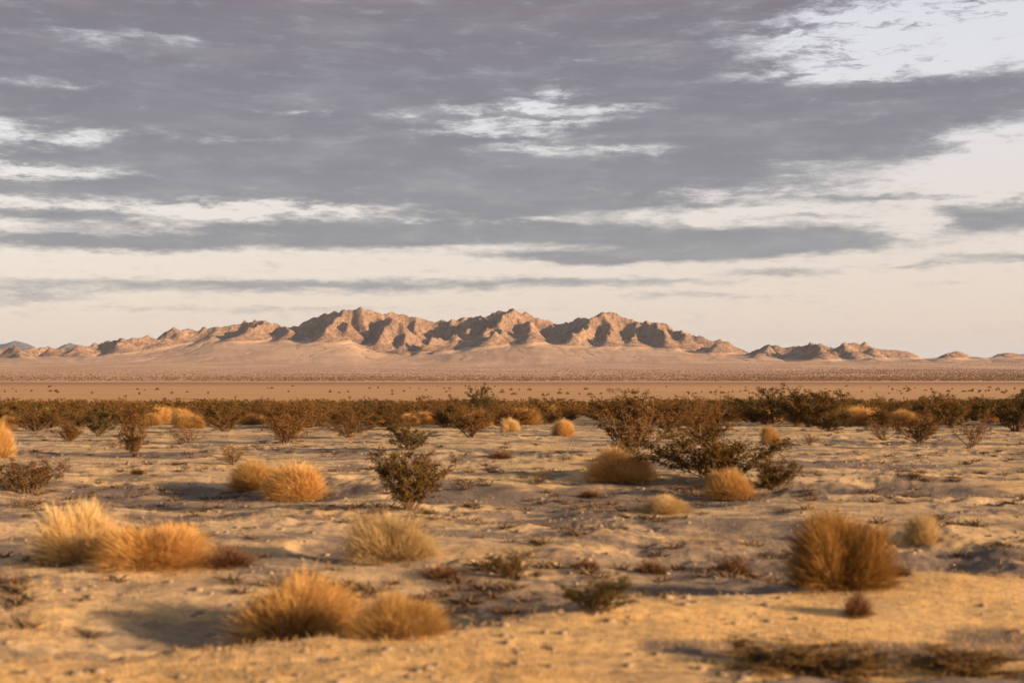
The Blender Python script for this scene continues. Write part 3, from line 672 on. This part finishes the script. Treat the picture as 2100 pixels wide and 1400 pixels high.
for k, (kind, px, pb, pt, wp, lab) in enumerate(HERO):
    x, y, z = at(px, pb); ps, nm, cat = SETS[kind]
    h = (pb - pt) / F * y; w = wp / F * y
    hero_xy.append((x, y, w))
    fw, fh = (1.22, .94) if kind in ('gold', 'pale') and y < 32 else (1.05, 1.05)
    place(ps[k % len(ps)], nm, x, y, z - .02, w * fw, h * fh, lab, cat, GRP[kind])

# ---- the belt of scrub, 62 m to 200 m out
def blocked(x, y):
    return any(abs(x - a) < .45 * w + .5 and abs(y - b) < 1.5 for a, b, w in hero_xy)
pts = []
tries = 0
while len(pts) < 1900 and tries < 16000:
    tries += 1
    y = 62 + (205 - 62) * random.random() ** 1.15; x = random.uniform(-.47, .47) * y
    px = x / y * F + CX
    edge = 66 + 4 * math.sin(px / 170) + 3 * math.sin(px / 61 + 1) + (4 if px > 1500 else 0)
    if y < edge and random.random() < .93: continue
    if blocked(x, y) or any((x - a) ** 2 + (y - b) ** 2 < 1.3 for a, b in pts[-400:]): continue
    pts.append((x, y))
pts.sort(key=lambda p: p[1])
far_pts = []; nc = 0; ng = 0
for i, (x, y) in enumerate(pts):
    px = x / y * F + CX; tall = 1.0 + .10 * sstep(900, 1900, px)
    h = random.uniform(.85, 1.45) * tall * (1.25 if random.random() < .05 * tall ** 3 else 1.0); w = h * random.uniform(1.35, 2.0)
    if random.random() < .13:
        if ng < 70 and y < 110:
            ng += 1; place(random.choice(GOL), 'golden_bush', x, y, gz(x, y) - .02, w * .8, h * .6, 'small golden bush half hidden among the dark scrub', 'bush', 'golden bushes in the belt of scrub'); continue
    if nc < 265:
        nc += 1
        ps = random.choice([CRE, CRE, CRE, CRB, CRB, CRB, CRB, CRD]); place(random.choice(ps), 'creosote_bush', x, y, gz(x, y) - .03, w, h, 'brown-green creosote bush packed among others in the belt of scrub', 'bush', 'creosote bushes in the belt of scrub')
    else: far_pts.append((x, y, w, h))
# the rest of the belt, beyond the individual bushes
def scatter_mesh(name, geos, spots, mat):
    parts = []
    for x, y, z, w, h in spots:
        v, f = geos[random.randrange(len(geos))]; a = random.uniform(0, 6.28); c, s = math.cos(a), math.sin(a)
        q = np.stack([(v[:, 0] * c - v[:, 1] * s) * w + x, (v[:, 0] * s + v[:, 1] * c) * w + y, v[:, 2] * h + z], 1); parts.append((q, f))
    V, Fc = join(parts); return mesh_obj(name, V, Fc, mat)
lowg = [creosote_geo(200 + i, 14, 420, .045)[1] for i in range(5)]
o = scatter_mesh('creosote_scrub', lowg, [(x, y, gz(x, y) - .03, w, h) for x, y, w, h in far_pts], M_green)
tag(o, 'dense brown-green belt of scrub receding to the dry lake bed', 'scrub', kind='stuff')

# ---- low mounded shrubs on the dry lake bed
def tuft_geo(seed, n, leaf):
    r = np.random.default_rng(seed); u = r.uniform(0, 6.28, n); c = r.uniform(0, 1, n); s = np.sqrt(1 - c * c); k = r.uniform(.5, 1, n)
    C = np.stack([np.cos(u) * s * .5 * k, np.sin(u) * s * .5 * k, c * k * r.uniform(.7, 1.1, n)], 1)
    return quads(C, leaf * r.uniform(.6, 1.2, n), r)
TUF = []
for i in range(3):
    V, f = tuft_geo(300 + i, 420, .075); me = mesh_obj('lakebed_shrub', V, f, M_brown, link=False); TUF.append(me)
clus = [(random.uniform(-.4, .4), random.uniform(400, 590), random.uniform(.02, .06)) for _ in range(26)]
for i in range(190):
    if i < 150: cu, cy, cw = random.choice(clus); u = cu + random.gauss(0, cw); y = cy + random.gauss(0, 14)
    else: u = random.uniform(-.42, .42); y = random.uniform(390, 680)
    x = u * y; o = random.choice(TUF).copy(); scene.collection.objects.link(o)
    w = random.uniform(.5, 1.2) * random.choice([1, 1, 1.9]); o.location = (x, y, gz(x, y) - .05); o.scale = (w, w, random.uniform(.5, 1.05)); o.rotation_euler = (0, 0, random.uniform(0, 6))
    tag(o, 'low dark mound of a shrub on the bare dry lake bed', 'shrub', 'shrubs dotting the dry lake bed')

# ---- speckle of bushes over the alluvial fan
fang = [tuft_geo(320 + i, 7, .42) for i in range(6)]
rowy = np.linspace(1050, 5300, 400); rowp = -(HOR - (ground(0 * rowy, rowy, False) - HC) / rowy * F); rowp = np.maximum.accumulate(rowp + np.arange(400) * 1e-6)
nn = 110000; row = rng.uniform(-float(rowp[-1]) + .5, 781.0, nn); yv = np.interp(-row, rowp, rowy); uv = rng.uniform(-.44, .44, nn); pxv = uv * F + CX
dens = (.25 + .75 * sstep(1000, 2000, pxv)) * (.25 + .75 * sstep(744, 772, row)) * (.45 + 1.1 * sstep(-.25, .3, fbm(uv * yv / 260, yv / 420, 3, 601))) + .4 * sstep(768, 776, row)
k = np.nonzero(rng.random(nn) < dens)[0][:32000]
sp = [(float(uv[q] * yv[q]), float(yv[q]), random.uniform(.9, 2.3), random.uniform(.6, 1.4)) for q in k]
xs_ = np.array([p[0] for p in sp]); ys_ = np.array([p[1] for p in sp]); zz = ground(xs_, ys_, False)
o = scatter_mesh('fan_scrub', fang, [(p[0], p[1], z - .05, p[2], p[3]) for p, z in zip(sp, zz)], M_scrub)
tag(o, 'speckle of countless dark bushes over the pale fan below the mountains', 'scrub', kind='stuff')

# ---- stones, clods and dry grass
def ico(seed):
    import bmesh
    b = bmesh.new(); bmesh.ops.create_icosphere(b, subdivisions=1, radius=1); r = random.Random(seed)
    V = np.array([[v.co.x * r.uniform(.75, 1.15), v.co.y * r.uniform(.75, 1.15), v.co.z * r.uniform(.45, .8)] for v in b.verts]); f = np.array([[v.index for v in q.verts] for q in b.faces]); b.free(); return V, f
st_g = [ico(i) for i in range(6)]
n = 9000; yy = 8.2 * (75 / 8.2) ** rng.random(n) ; uu = rng.uniform(-.44, .44, n)
cl = fbm(uu * yy / 2.5, yy / 2.5, 3, 401); keep = cl > rng.uniform(-.35, .35, n); yy = yy[keep]; uu = uu[keep]; xx = uu * yy; zz = ground(xx, yy)
sz = .008 + .05 * rng.random(len(xx)) ** 5 + yy * .0004
o = scatter_mesh('stones', st_g, [(a, b, c, s, s) for a, b, c, s in zip(xx, yy, zz, sz)], M_stone)
tag(o, 'scattered pebbles and clods on the sand', 'stones', kind='stuff')
n = 60000; yy = 8.0 * (34 / 8.0) ** (rng.random(n) ** 1.2); uu = rng.uniform(-.44, .44, n); xx = uu * yy
cl = fbm(xx / 1.7, yy / 1.7, 3, 431); bank = sstep(.4, -.4, (yy - along(CREST1, xx)))
keep = cl + .30 * bank > rng.uniform(-.1, .5, n); xx = xx[keep]; yy = yy[keep]; zz = ground(xx, yy)
P0 = np.stack([xx, yy, zz - .005], 1); hh = rng.uniform(.02, .06, len(xx)); tl = rng.normal(size=(len(xx), 2)) * .5
P1 = P0 + np.stack([tl[:, 0] * hh, tl[:, 1] * hh, hh], 1)
V, f = blades(P0, P1, .0028 + .00010 * yy, rng)
o = mesh_obj('dry_grass', V, f, M_grass); tag(o, 'sparse golden stubble on the sand and the roadside bank', 'grass', kind='stuff')

n = 6500; yy = 12 * (66 / 11) ** rng.random(n); uu = rng.uniform(-.44, .44, n); xx = uu * yy
cl = fbm(xx / 3.0, yy / 2.4, 4, 471, .6); keep = (cl > rng.uniform(-.1, .5, n)) & (yy > along(CREST1, xx) + .4); xx = xx[keep]; yy = yy[keep]
lit = []
for i in range(5):
    r = np.random.default_rng(700 + i); k = 26; a = r.uniform(0, 6.28, k); q = r.uniform(.2, 1, k)
    p0 = np.stack([np.cos(a) * q * .5, np.sin(a) * q * .4, r.uniform(0, .1, k)], 1); p1 = p0 + np.stack([r.normal(size=k) * .45, r.normal(size=k) * .45, r.uniform(.1, 1, k)], 1); lit.append(blades(p0, p1, np.full(k, .09), r))
ww = rng.uniform(.06, .26, len(xx)); o = scatter_mesh('dead_litter', lit, [(a, b, c - .01, w, w * .45) for a, b, c, w in zip(xx, yy, ground(xx, yy), ww)], M_litter)
tag(o, 'dark scraps of dead twigs strewn over the sand', 'litter', kind='stuff')

# ------------------------------------------------------------------ haze
def build_haze():
    m, t, out = new_mat('haze_air'); v = t.n.new('ShaderNodeVolumePrincipled')
    v.inputs['Color'].default_value = (0.55, 0.72, 1.0, 1); v.inputs['Density'].default_value = 1.6e-5
    v.inputs['Anisotropy'].default_value = 0.0; t.link(v.outputs[0], out.inputs['Volume'])
    W = 80000; z0, z1 = -300, 620; y0, y1 = -400, 63500
    V = [(-W, y0, z0), (W, y0, z0), (W, y1, z0), (-W, y1, z0), (-W, y0, z1), (W, y0, z1), (W, y1, z1), (-W, y1, z1)]
    Fc = [(0, 3, 2, 1), (4, 5, 6, 7), (0, 1, 5, 4), (1, 2, 6, 5), (2, 3, 7, 6), (3, 0, 4, 7)]
    o = mesh_obj('haze', V, Fc, m); tag(o, 'thin dry air over the desert', 'haze', kind='stuff')
build_haze()
